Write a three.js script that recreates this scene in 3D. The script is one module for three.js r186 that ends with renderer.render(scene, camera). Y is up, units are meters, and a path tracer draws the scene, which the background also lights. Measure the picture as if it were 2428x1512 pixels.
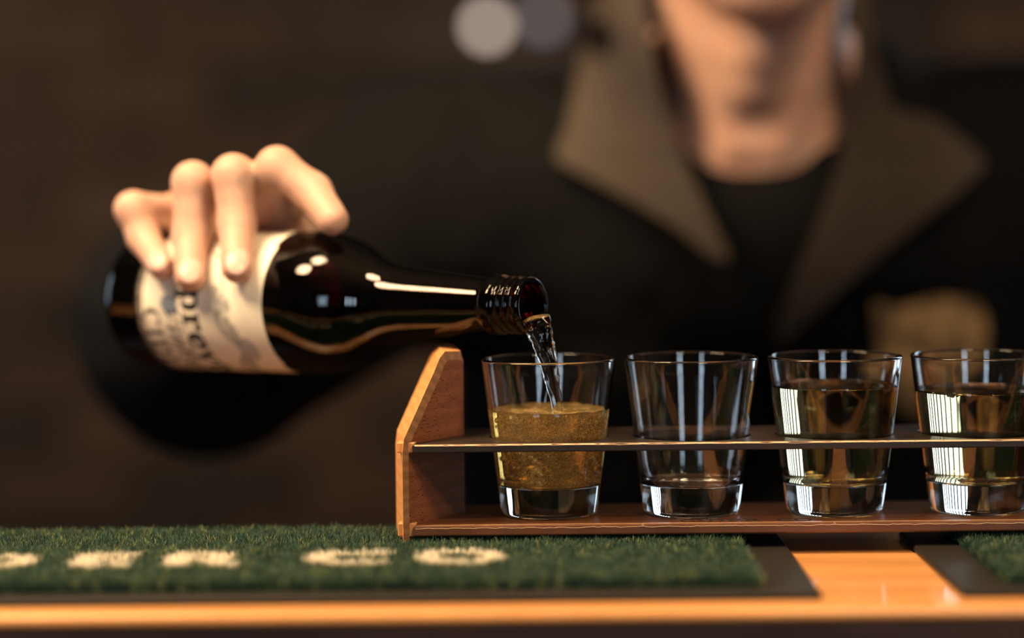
import * as THREE from 'three';
import { mergeGeometries, mergeVertices } from 'three/addons/utils/BufferGeometryUtils.js';
import { RectAreaLightUniformsLib } from 'three/addons/lights/RectAreaLightUniformsLib.js';
import { RoundedBoxGeometry } from 'three/addons/geometries/RoundedBoxGeometry.js';
import { ImprovedNoise } from 'three/addons/math/ImprovedNoise.js';
import { FontLoader } from 'three/addons/loaders/FontLoader.js';
import { TextGeometry } from 'three/addons/geometries/TextGeometry.js';

// ------------------------------------------------------------ camera, light, exposure
const FOCAL = 5730, WIDE = 2428, HIGH = 1512;                   // focal length in pixels of the photograph
const scene = new THREE.Scene();
const camera = new THREE.PerspectiveCamera(2 * Math.atan(HIGH / 2 / FOCAL) * 180 / Math.PI, WIDE / HIGH, 0.05, 60);
camera.position.set(0, 0.177, 1.13);
camera.rotation.set(-Math.atan(0.0702 / 1.13), 0, 0);
camera.rotateZ(-0.0095);
camera.focus = 1.113;
camera.userData.fStop = 1.9;
camera.updateMatrixWorld(true);
const renderer = new THREE.WebGLRenderer({ antialias: true });
renderer.toneMapping = THREE.LinearToneMapping;
renderer.toneMappingExposure = 1.0;
renderer.shadowMap.enabled = true;
RectAreaLightUniformsLib.init();
scene.background = new THREE.Color().setRGB(0.62, 0.8, 1.0);   // overcast daylight outside the windows

const ROOM = { x0: -2.6, x1: 2.6, z0: -2.1, z1: 4.2, y0: -1.12, y1: 1.75 };
const WINDOWS = [
  { wall: 'back', u0: 0.82, u1: 2.2, y0: -0.25, y1: 1.2, power: 4.6 },
  { wall: 'left', u0: -1.75, u1: -0.75, y0: -0.1, y1: 1.2, power: 2.4 },
  { wall: 'front', u0: -2.3, u1: -1.4, y0: -0.05, y1: 1.25, power: 5.5 },
  { wall: 'front', u0: 0.9, u1: 1.8, y0: -0.05, y1: 1.25, power: 5.5 },
];
const PENDANTS = [
  { at: [-0.38, 1.0, 0.1], power: 1.2, r: 0.12 },
  { at: [-0.58, 0.76, 0.18], power: 0.9, r: 0.11 },
  { at: [0.3, 0.92, 0.6], power: 0.15, r: 0.1 },
  { at: [0.46, 0.74, 0.78], power: 0.1, r: 0.055 },
];
const WARM = new THREE.Color().setRGB(1.0, 0.70, 0.40);
const COOL = new THREE.Color().setRGB(0.66, 0.84, 1.0);

// ------------------------------------------------------------ helpers
let seed = 20240611;
const rnd = () => { seed = (seed * 1664525 + 1013904223) >>> 0; return seed / 4294967296; };
const V = (x, y, z) => new THREE.Vector3(x, y, z);
const noise = new ImprovedNoise();
const lerp = THREE.MathUtils.lerp, clamp = THREE.MathUtils.clamp;
const smooth = (a, b, x) => { const t = clamp((x - a) / (b - a), 0, 1); return t * t * (3 - 2 * t); };
// the point at a photo pixel and a depth along the lens axis
const at = (px, py, d) => V((px - WIDE / 2) / FOCAL * d, -(py - HIGH / 2) / FOCAL * d, -d).applyMatrix4(camera.matrixWorld);
const onZ = (px, py, z) => { const p = at(px, py, 1).sub(camera.position); return camera.position.clone().addScaledVector(p, (z - camera.position.z) / p.z); };
const onY = (px, py, y) => { const p = at(px, py, 1).sub(camera.position); return camera.position.clone().addScaledVector(p, (y - camera.position.y) / p.y); };
const taken = {};
const numbered = (n) => { const k = taken[n] = (taken[n] ?? -1) + 1; return k ? n + '_' + String(k).padStart(3, '0') : n; };
function mesh(name, geometry, material, parent) {
  const m = new THREE.Mesh(geometry, material);
  m.name = parent ? name : numbered(name); m.castShadow = m.receiveShadow = true;
  (parent ?? scene).add(m); return m;
}
function thing(name, label, category, position = [0, 0, 0], group) {
  const o = new THREE.Group(); o.name = numbered(name); o.position.set(...position); scene.add(o);
  return tag(o, label, category, group);
}
function tag(o, label, category, group, kind) {
  o.userData.label = label; if (category) o.userData.category = category;
  if (group) o.userData.group = group; if (kind) o.userData.kind = kind; return o;
}
function structure(name, label, category) { const o = new THREE.Group(); o.name = name; scene.add(o); tag(o, label, category, null, 'structure'); return o; }
const box = (x0, x1, y0, y1, z0, z1, bevel = 0) => {
  const g = bevel ? new RoundedBoxGeometry(x1 - x0, y1 - y0, z1 - z0, 3, bevel) : new THREE.BoxGeometry(x1 - x0, y1 - y0, z1 - z0);
  return g.translate((x0 + x1) / 2, (y0 + y1) / 2, (z0 + z1) / 2);
};
// uv in metres from the position: across = the two axes used
function metreUV(g, a = 'x', b = 'z') {
  const p = g.attributes.position, uv = new Float32Array(p.count * 2), k = { x: 0, y: 1, z: 2 };
  for (let i = 0; i < p.count; i++) { uv[i * 2] = p.getComponent(i, k[a]); uv[i * 2 + 1] = p.getComponent(i, k[b]); }
  return g.setAttribute('uv', new THREE.BufferAttribute(uv, 2));
}
function dataMap(w, h, f, srgb = true, rx = 1, ry = 1) {
  const d = new Uint8Array(w * h * 4);
  for (let y = 0; y < h; y++) for (let x = 0; x < w; x++) {
    const c = f(x / w, y / h), o = (y * w + x) * 4;
    for (let k = 0; k < 3; k++) d[o + k] = clamp(Math.round(c[k] ?? c[0]), 0, 255);
    d[o + 3] = 255;
  }
  const t = new THREE.DataTexture(d, w, h, THREE.RGBAFormat);
  t.wrapS = t.wrapT = THREE.RepeatWrapping; t.magFilter = THREE.LinearFilter; t.repeat.set(rx, ry);
  if (srgb) t.colorSpace = THREE.SRGBColorSpace;
  t.needsUpdate = true; return t;
}
const tileNoise = (u, v, fx, fy, z) => { // noise that repeats over the unit square
  const n = (a, b) => noise.noise(a * fx + 13.7, b * fy + 4.1, z);
  return lerp(lerp(n(u, v), n(u - 1, v), u), lerp(n(u, v - 1), n(u - 1, v - 1), u), v);
};
// wood: grain runs along u; a texture repeat of 1/metres keeps the real size
function wood(dark, light, { size = 0.25, pores = 0.5, band = 0.5, seedZ = 0, rough = [0.3, 0.5] } = {}) {
  const f = (u, v) => {
    const warp = tileNoise(u, v, 3, 4, seedZ) * 0.06;
    const bands = 0.5 + 0.5 * Math.sin((v + warp) * Math.PI * 2 * 9 + tileNoise(u, v, 2, 9, seedZ + 5) * 4);
    const fine = tileNoise(u, v, 8, 90, seedZ + 2) * 0.5 + tileNoise(u, v, 22, 190, seedZ + 9) * 0.5;
    const pore = smooth(0.22, 0.42, tileNoise(u, v, 26, 150, seedZ + 3)) * pores;
    return { t: clamp(0.5 - 0.5 * band + band * bands + 0.55 * fine, 0, 1) * (1 - pore), pore };
  };
  const map = dataMap(512, 512, (u, v) => { const { t } = f(u, v); return dark.map((c, k) => lerp(c, light[k], t)); }, true, 1 / size, 1 / size);
  const bump = dataMap(512, 512, (u, v) => { const { t, pore } = f(u, v); return [255 * clamp(0.7 + 0.2 * t - pore, 0, 1)]; }, false, 1 / size, 1 / size);
  const roughness = dataMap(256, 256, (u, v) => { const r = lerp(rough[0], rough[1], clamp(0.5 + tileNoise(u, v, 5, 20, seedZ + 7) * 1.2, 0, 1)) * 255; return [r, r, r]; }, false, 1 / size, 1 / size);
  return { map, bumpMap: bump, roughnessMap: roughness };
}

// a mesh of the zero surface of a distance function (surface nets)
function skin(f, lo, hi, cell) {
  const nx = Math.ceil((hi.x - lo.x) / cell) + 1, ny = Math.ceil((hi.y - lo.y) / cell) + 1, nz = Math.ceil((hi.z - lo.z) / cell) + 1;
  const val = new Float32Array(nx * ny * nz), id = (i, j, k) => i + nx * (j + ny * k);
  for (let k = 0; k < nz; k++) for (let j = 0; j < ny; j++) for (let i = 0; i < nx; i++) val[id(i, j, k)] = f(lo.x + i * cell, lo.y + j * cell, lo.z + k * cell);
  const vert = new Int32Array(nx * ny * nz).fill(-1), pos = [], idx = [];
  for (let k = 0; k < nz - 1; k++) for (let j = 0; j < ny - 1; j++) for (let i = 0; i < nx - 1; i++) {
    let m = 0; const c = [];
    for (let q = 0; q < 8; q++) { const v = val[id(i + (q & 1), j + (q >> 1 & 1), k + (q >> 2))]; c.push(v); if (v < 0) m |= 1 << q; }
    if (m === 0 || m === 255) continue;
    let x = 0, y = 0, z = 0, n = 0;
    for (let a = 0; a < 8; a++) for (const s of [1, 2, 4]) { if (a & s) continue; const b = a | s; if ((c[a] < 0) === (c[b] < 0)) continue;
      const t = c[a] / (c[a] - c[b]); x += (a & 1) + (s === 1 ? t : 0); y += (a >> 1 & 1) + (s === 2 ? t : 0); z += (a >> 2) + (s === 4 ? t : 0); n++; }
    vert[id(i, j, k)] = pos.length / 3; pos.push(lo.x + (i + x / n) * cell, lo.y + (j + y / n) * cell, lo.z + (k + z / n) * cell);
  }
  const quad = (a, b, c, d, flip) => flip ? idx.push(a, c, b, a, d, c) : idx.push(a, b, c, a, c, d);
  for (let k = 1; k < nz - 1; k++) for (let j = 1; j < ny - 1; j++) for (let i = 1; i < nx - 1; i++) {
    const s = val[id(i, j, k)] < 0;
    if (s !== val[id(i + 1, j, k)] < 0) quad(vert[id(i, j - 1, k - 1)], vert[id(i, j, k - 1)], vert[id(i, j, k)], vert[id(i, j - 1, k)], !s);
    if (s !== val[id(i, j + 1, k)] < 0) quad(vert[id(i - 1, j, k - 1)], vert[id(i - 1, j, k)], vert[id(i, j, k)], vert[id(i, j, k - 1)], !s);
    if (s !== val[id(i, j, k + 1)] < 0) quad(vert[id(i - 1, j - 1, k)], vert[id(i, j - 1, k)], vert[id(i, j, k)], vert[id(i - 1, j, k)], !s);
  }
  const g = new THREE.BufferGeometry(), e = cell * 0.4, nor = [];
  for (let i = 0; i < pos.length; i += 3) {
    const [x, y, z] = [pos[i], pos[i + 1], pos[i + 2]];
    const n = V(f(x + e, y, z) - f(x - e, y, z), f(x, y + e, z) - f(x, y - e, z), f(x, y, z + e) - f(x, y, z - e)).normalize();
    nor.push(n.x, n.y, n.z);
  }
  g.setAttribute('position', new THREE.Float32BufferAttribute(pos, 3)); g.setAttribute('normal', new THREE.Float32BufferAttribute(nor, 3)); g.setIndex(idx);
  return g;
}
const smin = (a, b, k) => { const h = Math.max(k - Math.abs(a - b), 0) / k; return Math.min(a, b) - h * h * k * 0.25; };
// bones: [from, to, radius at from, radius at to, blend]
function flesh(bones) {
  const list = bones.map(([a, b, ra, rb, k = 0.012]) => ({ ax: a.x, ay: a.y, az: a.z, dx: b.x - a.x, dy: b.y - a.y, dz: b.z - a.z, l: Math.max(a.distanceToSquared(b), 1e-9), ra, rb, k }));
  return (x, y, z) => {
    let d = 1e3;
    for (const o of list) {
      const px = x - o.ax, py = y - o.ay, pz = z - o.az, t = Math.min(1, Math.max(0, (px * o.dx + py * o.dy + pz * o.dz) / o.l));
      const qx = px - o.dx * t, qy = py - o.dy * t, qz = pz - o.dz * t;
      d = smin(d, Math.sqrt(qx * qx + qy * qy + qz * qz) - (o.ra + (o.rb - o.ra) * t), o.k);
    }
    return d;
  };
}
const bounds = (pts, pad) => { const b = new THREE.Box3().setFromPoints(pts); return [b.min.subScalar(pad), b.max.addScalar(pad)]; };

// ------------------------------------------------------------ materials
const std = (o) => new THREE.MeshStandardMaterial(o), phys = (o) => new THREE.MeshPhysicalMaterial(o);
const lin = (r, g, b) => new THREE.Color().setRGB(r, g, b);
const M = {
  plaster: std({ color: lin(0.05, 0.042, 0.036), roughness: 0.9 }),
  ceiling: std({ color: lin(0.10, 0.085, 0.07), roughness: 0.95 }),
  floor: std({ ...wood([52, 34, 24], [92, 62, 42], { size: 0.8, seedZ: 31 }), roughness: 1, bumpScale: 0.0006 }),
  mortar: std({ color: lin(0.010, 0.0095, 0.009), roughness: 0.95 }),
  frame: std({ color: lin(0.05, 0.045, 0.04), roughness: 0.5 }),
  pane: phys({ color: 0xffffff, transmission: 1, thickness: 0, roughness: 0.02, ior: 1.5 }),
  barTop: phys({ ...wood([178, 118, 62], [226, 164, 100], { size: 0.32, pores: 0.2, band: 0.3, seedZ: 3, rough: [0.5, 0.65] }), roughness: 1, bumpScale: 0.00008, clearcoat: 0.7, clearcoatRoughness: 0.12 }),
  barFront: phys({ ...wood([40, 24, 17], [74, 44, 30], { size: 0.4, seedZ: 11, rough: [0.4, 0.6] }), roughness: 1, bumpScale: 0.0002 }),
  rackEnd: std({ ...wood([84, 43, 16], [158, 92, 42], { size: 0.07, pores: 0.75, seedZ: 21, band: 0.16, rough: [0.45, 0.65] }), roughness: 1, bumpScale: 0.0004 }),
  rackPale: std({ ...wood([188, 122, 66], [226, 164, 104], { size: 0.06, pores: 0.3, band: 0.3, seedZ: 29, rough: [0.45, 0.6] }), roughness: 1, bumpScale: 0.0002 }),
  rackEdge: std({ ...wood([122, 84, 54], [168, 122, 84], { size: 0.05, pores: 0.2, seedZ: 24, rough: [0.5, 0.7] }), roughness: 1, bumpScale: 0.0002 }),
  rackTop: phys({ ...wood([27, 20, 15], [46, 33, 25], { size: 0.1, pores: 0.4, seedZ: 25, band: 0.2, rough: [0.35, 0.5] }), roughness: 1, bumpScale: 0.0002 }),
  rackBase: phys({ ...wood([72, 41, 22], [114, 69, 38], { size: 0.1, pores: 0.4, seedZ: 27, band: 0.2, rough: [0.3, 0.45] }), roughness: 1, bumpScale: 0.00015 }),
  wornLitEdge: std({ color: lin(0.70, 0.46, 0.27), roughness: 0.4 }),  // worn wood, lightened to carry the bright line of light on the edge
  burnt: std({ color: lin(0.02, 0.012, 0.008), roughness: 0.9 }),
  rubber: phys({ color: lin(0.014, 0.012, 0.010), roughness: 0.5, specularIntensity: 0.6 }),
  glass: phys({ color: 0xffffff, transmission: 1, thickness: 0.003, roughness: 0.0, ior: 1.5, attenuationColor: lin(0.93, 0.97, 0.98), attenuationDistance: 0.06 }),
  amber: phys({ color: 0xffffff, transmission: 1, thickness: 0.003, roughness: 0.02, ior: 1.52, attenuationColor: lin(0.40, 0.15, 0.03), attenuationDistance: 0.0013 }),
  ciderGold: phys({ color: lin(1.0, 0.70, 0.26), transmission: 0.8, thickness: 0.03, roughness: 0.0, ior: 1.34, attenuationColor: lin(0.99, 0.86, 0.52), attenuationDistance: 0.05 }),
  ciderPale: phys({ color: 0xffffff, transmission: 1, thickness: 0.03, roughness: 0.0, ior: 1.34, attenuationColor: lin(0.93, 0.84, 0.56), attenuationDistance: 0.03 }),
  bubble: phys({ color: 0xffffff, transmission: 1, thickness: 0.002, roughness: 0.0, ior: 0.75 }),
  haze: phys({ color: lin(1.0, 0.76, 0.36), transmission: 0.4, thickness: 0, roughness: 0.9 }),
  cotton: phys({ color: lin(0.006, 0.006, 0.006), roughness: 0.95, specularIntensity: 0.2 }),
  jacket: phys({ color: lin(0.0045, 0.0046, 0.005), roughness: 0.85, specularIntensity: 0.2, sheen: 0.25, sheenColor: lin(0.012, 0.02, 0.035), sheenRoughness: 0.4 }),
  trousers: std({ color: lin(0.02, 0.022, 0.03), roughness: 0.9 }),
  leather: std({ color: lin(0.02, 0.016, 0.012), roughness: 0.5 }),
  hair: std({ color: lin(0.03, 0.02, 0.014), roughness: 0.6 }),
  gold: std({ color: lin(0.95, 0.68, 0.30), roughness: 0.18, metalness: 1 }),
  brass: std({ color: lin(0.35, 0.24, 0.10), roughness: 0.35, metalness: 1 }),
  eye: std({ color: lin(0.7, 0.68, 0.65), roughness: 0.2 }),
};
// warm-toned skin with blotchy pinker patches
{
  const skinMap = dataMap(256, 256, (u, v) => { const n = tileNoise(u, v, 6, 6, 2) * 0.6 + tileNoise(u, v, 30, 30, 8) * 0.4; return [199 + 8 * n, 156 - 18 * n, 136 - 20 * n]; }, true, 12, 12);
  M.skin = phys({ map: skinMap, roughness: 0.5, sheen: 0.15, sheenColor: lin(0.5, 0.3, 0.2), sheenRoughness: 0.5 });
  M.nail = phys({ color: lin(0.66, 0.42, 0.36), roughness: 0.25 });
  M.collar = std({ map: dataMap(256, 256, (u, v) => { const n = tileNoise(u, v, 12, 12, 4) * 0.5 + tileNoise(u, v, 60, 60, 6) * 0.5; return [62 + 16 * n, 52 + 13 * n, 43 + 11 * n]; }, true, 6, 6), roughness: 0.85 });
}

// ------------------------------------------------------------ the room
{
  const T = 0.12, R = ROOM;
  const wallPieces = (u0, u1, holes) => { // rectangles [u0,u1,y0,y1] round the window openings
    const out = []; let u = u0;
    for (const h of holes) { out.push([u, h.u0, R.y0, R.y1], [h.u0, h.u1, R.y0, h.y0], [h.u0, h.u1, h.y1, R.y1]); u = h.u1; }
    out.push([u, u1, R.y0, R.y1]); return out;
  };
  const put = { back: (u0, u1, y0, y1, a, b) => box(u0, u1, y0, y1, R.z0 - b, R.z0 - a), front: (u0, u1, y0, y1, a, b) => box(u0, u1, y0, y1, R.z1 + a, R.z1 + b),
    left: (u0, u1, y0, y1, a, b) => box(R.x0 - b, R.x0 - a, y0, y1, u0, u1), right: (u0, u1, y0, y1, a, b) => box(R.x1 + a, R.x1 + b, y0, y1, u0, u1) };
  const spans = { back: [R.x0 - T, R.x1 + T], front: [R.x0 - T, R.x1 + T], left: [R.z0, R.z1], right: [R.z0, R.z1] };
  for (const side of ['back', 'front', 'left', 'right']) {
    const holes = WINDOWS.filter((w) => w.wall === side).sort((a, b) => a.u0 - b.u0);
    const g = mergeGeometries(wallPieces(...spans[side], holes).map(([a, b, c, d]) => put[side](a, b, c, d, 0, T)));
    const w = mesh('wall_' + side, g, side === 'back' ? M.mortar : M.plaster);
    tag(w, { back: 'dark brick wall far behind the bartender', front: 'dark plaster wall with two windows facing the bar', left: 'dark plaster wall with a window beside the bar', right: 'dark plaster wall at the end of the bar' }[side], 'wall', null, 'structure');
    M['wall_' + side] = w;
  }
  tag(mesh('floor', box(R.x0 - T, R.x1 + T, R.y0 - T, R.y0, R.z0 - T, R.z1 + T), M.floor), 'dark wooden floor of the room', 'floor', null, 'structure');
  tag(mesh('ceiling', box(R.x0 - T, R.x1 + T, R.y1, R.y1 + T, R.z0 - T, R.z1 + T), M.ceiling), 'dark painted ceiling above the bar', 'ceiling', null, 'structure');
  metreUV(scene.getObjectByName('floor').geometry, 'x', 'z');
  WINDOWS.forEach((w, i) => {
    const o = structure('window_' + (i + 1), { back: 'tall mullioned window in the brick wall', left: 'side window in the plaster wall', front: 'daylit window in the wall facing the bar' }[w.wall], 'window');
    if (w.wall === 'front') o.userData.group = 'windows facing the bar';
    const f = 0.05, bars = [[w.u0, w.u0 + f, w.y0, w.y1], [w.u1 - f, w.u1, w.y0, w.y1], [w.u0 + f, w.u1 - f, w.y0, w.y0 + f], [w.u0 + f, w.u1 - f, w.y1 - f, w.y1]];
    for (const b of bars) mesh('frame_bar', put[w.wall](...b, 0.02, 0.08), M.frame, o);
    const n = w.wall === 'back' ? 9 : 2;
    for (let k = 1; k < n; k++) { const u = lerp(w.u0 + f, w.u1 - f, k / n); mesh('mullion', put[w.wall](u - 0.015, u + 0.015, w.y0 + f, w.y1 - f, 0.025, 0.07), M.frame, o); }
    const ym = lerp(w.y0, w.y1, 0.62); mesh('transom', put[w.wall](w.u0 + f, w.u1 - f, ym - 0.015, ym + 0.015, 0.025, 0.07), M.frame, o);
    mesh('pane', put[w.wall](w.u0 + f, w.u1 - f, w.y0 + f, w.y1 - f, 0.084, 0.088), M.pane, o);
    // daylight entering through the opening
    const l = new THREE.RectAreaLight(COOL, w.power, w.u1 - w.u0 - 2 * f, w.y1 - w.y0 - 2 * f); l.name = 'daylight';
    const um = (w.u0 + w.u1) / 2, yc = (w.y0 + w.y1) / 2;
    if (w.wall === 'back') { l.position.set(um, yc, R.z0 - 0.078); l.lookAt(um, yc, 10); }
    if (w.wall === 'front') { l.position.set(um, yc, R.z1 + 0.078); l.lookAt(um, yc, -10); }
    if (w.wall === 'left') { l.position.set(R.x0 - 0.078, yc, um); l.lookAt(10, yc, um); }
    scene.add(l);
  });
  // bricks of the wall behind the bartender
  const shades = [[0.040, 0.024, 0.017], [0.030, 0.021, 0.016], [0.052, 0.031, 0.021], [0.018, 0.014, 0.012], [0.066, 0.040, 0.027]].map((c, i) => std({ color: lin(...c), roughness: 0.9,
    bumpMap: M.brickBump ??= dataMap(128, 128, (u, v) => [150 + 90 * tileNoise(u, v, 14, 14, 1) + 50 * tileNoise(u, v, 40, 40, 3)], false, 5, 5), bumpScale: 0.003 }));
  const gs = [0, 1, 2].map((i) => metreUV(new RoundedBoxGeometry(0.205 + i * 0.003, 0.062 + i * 0.001, 0.03, 1, 0.006), 'x', 'y'));
  let row = 0;
  for (let y = -0.62; y < 1.0; y += 0.075, row++) for (let x = -1.15 + (row % 2) * 0.108; x < 0.82; x += 0.216) {
    const b = mesh('brick', gs[Math.floor(rnd() * 3)], shades[Math.floor(rnd() * 5)], M.wall_back);
    b.position.set(x, y, ROOM.z0 + 0.002 + rnd() * 0.006); b.rotation.z = (rnd() - 0.5) * 0.01;
  }
}

// ------------------------------------------------------------ pendant lamps over the bar
{
  const glow = std({ color: 0x000000, emissive: WARM, emissiveIntensity: 40 });
  const labels = ['large frosted globe pendant hung highest above the pouring hand', 'large frosted globe pendant hung low above the end of the long mat', 'large frosted globe pendant on the drinkers\' side of the bar', 'small frosted globe pendant hung low on the drinkers\' side'];
  PENDANTS.forEach((p, i) => {
    const o = thing('pendant_lamp', labels[i], 'lamp', p.at, 'globe pendants above the bar'), top = ROOM.y1 - p.at[1];
    mesh('lamp_bulb', new THREE.SphereGeometry(p.r, 40, 28), glow, o);
    mesh('lamp_socket', new THREE.LatheGeometry([[0.0, p.r + 0.05], [0.012, p.r + 0.05], [0.02, p.r + 0.03], [p.r * 0.42, p.r * 0.98], [p.r * 0.45, p.r * 0.9], [0, p.r * 0.9]].map((q) => new THREE.Vector2(...q)), 32), M.brass, o);
    mesh('cord', new THREE.CylinderGeometry(0.003, 0.003, top - p.r - 0.045, 8).translate(0, (top + p.r + 0.045) / 2, 0), M.frame, o);
    const l = new THREE.PointLight(WARM, p.power); l.shadow.radius = p.r * 45; l.castShadow = true; l.name = 'lamp_light'; o.add(l);
  });
  // small wall lamps far behind the bartender, seen only as blurred discs
  const g2 = new THREE.SphereGeometry(0.013, 20, 14), soft = std({ color: 0x000000, emissive: lin(1, 0.78, 0.66), emissiveIntensity: 2.6 }), softer = std({ color: 0x000000, emissive: lin(0.85, 0.88, 1), emissiveIntensity: 0.5 });
  for (const [px, py, m, label, k] of [[1155, 62, soft, 'small glowing globe wall lamp far behind the bartender\'s shoulder', 3], [1290, 45, softer, 'fainter globe wall lamp beside the brighter one', 1]]) {
    const q = onZ(px, py, ROOM.z0 + 0.09), o = thing('wall_lamp', label, 'lamp', [q.x, q.y, q.z]);
    mesh('lamp_bulb', g2, m, o);
    mesh('lamp_arm', new THREE.CylinderGeometry(0.005, 0.005, 0.075, 10).rotateX(Math.PI / 2).translate(0, 0, -0.048), M.brass, o);
    mesh('wall_plate', new THREE.CylinderGeometry(0.022, 0.022, 0.006, 20).rotateX(Math.PI / 2).translate(0, 0, -0.087), M.brass, o);
    const l = new THREE.PointLight(m.emissive, 0.004 * k); l.shadow.radius = 0.5; l.name = 'lamp_light'; o.add(l);
  }
}

// ------------------------------------------------------------ bar counter
const BAR = { x0: -1.4, x1: 1.4, z0: -0.045, z1: 0.170 };
{
  const o = thing('bar_counter', 'narrow lacquered orange wood bar counter with dark panelled front', 'bar counter');
  const s = new THREE.Shape(), r = 0.0035, t = 0.006;  // rounded nosing towards the drinkers
  s.moveTo(BAR.z0, -t); s.lineTo(BAR.z1 - 0.002, -t); s.lineTo(BAR.z1, -t + 0.002); s.lineTo(BAR.z1, -r); s.absarc(BAR.z1 - r, -r, r, 0, Math.PI / 2, false); s.lineTo(BAR.z0 + 0.004, 0); s.lineTo(BAR.z0, -0.004); s.closePath();
  const g = new THREE.ExtrudeGeometry(s, { depth: BAR.x1 - BAR.x0, bevelEnabled: false, curveSegments: 10 });
  g.rotateY(-Math.PI / 2).translate(BAR.x1, 0, 0); metreUV(g, 'x', 'z');
  mesh('counter_top', g, M.barTop, o);
  mesh('front_panel', metreUV(box(BAR.x0, BAR.x1, ROOM.y0 + 0.1, -0.006, BAR.z1 - 0.06, BAR.z1 - 0.001), 'x', 'y'), M.barFront, o);
  mesh('back_panel', metreUV(box(BAR.x0, BAR.x1, ROOM.y0, -0.006, BAR.z0 + 0.01, BAR.z0 + 0.03), 'x', 'y'), M.barFront, o);
  mesh('plinth', box(BAR.x0, BAR.x1, ROOM.y0, ROOM.y0 + 0.1, BAR.z1 - 0.09, BAR.z1 - 0.06), M.frame, o);
}

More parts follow.
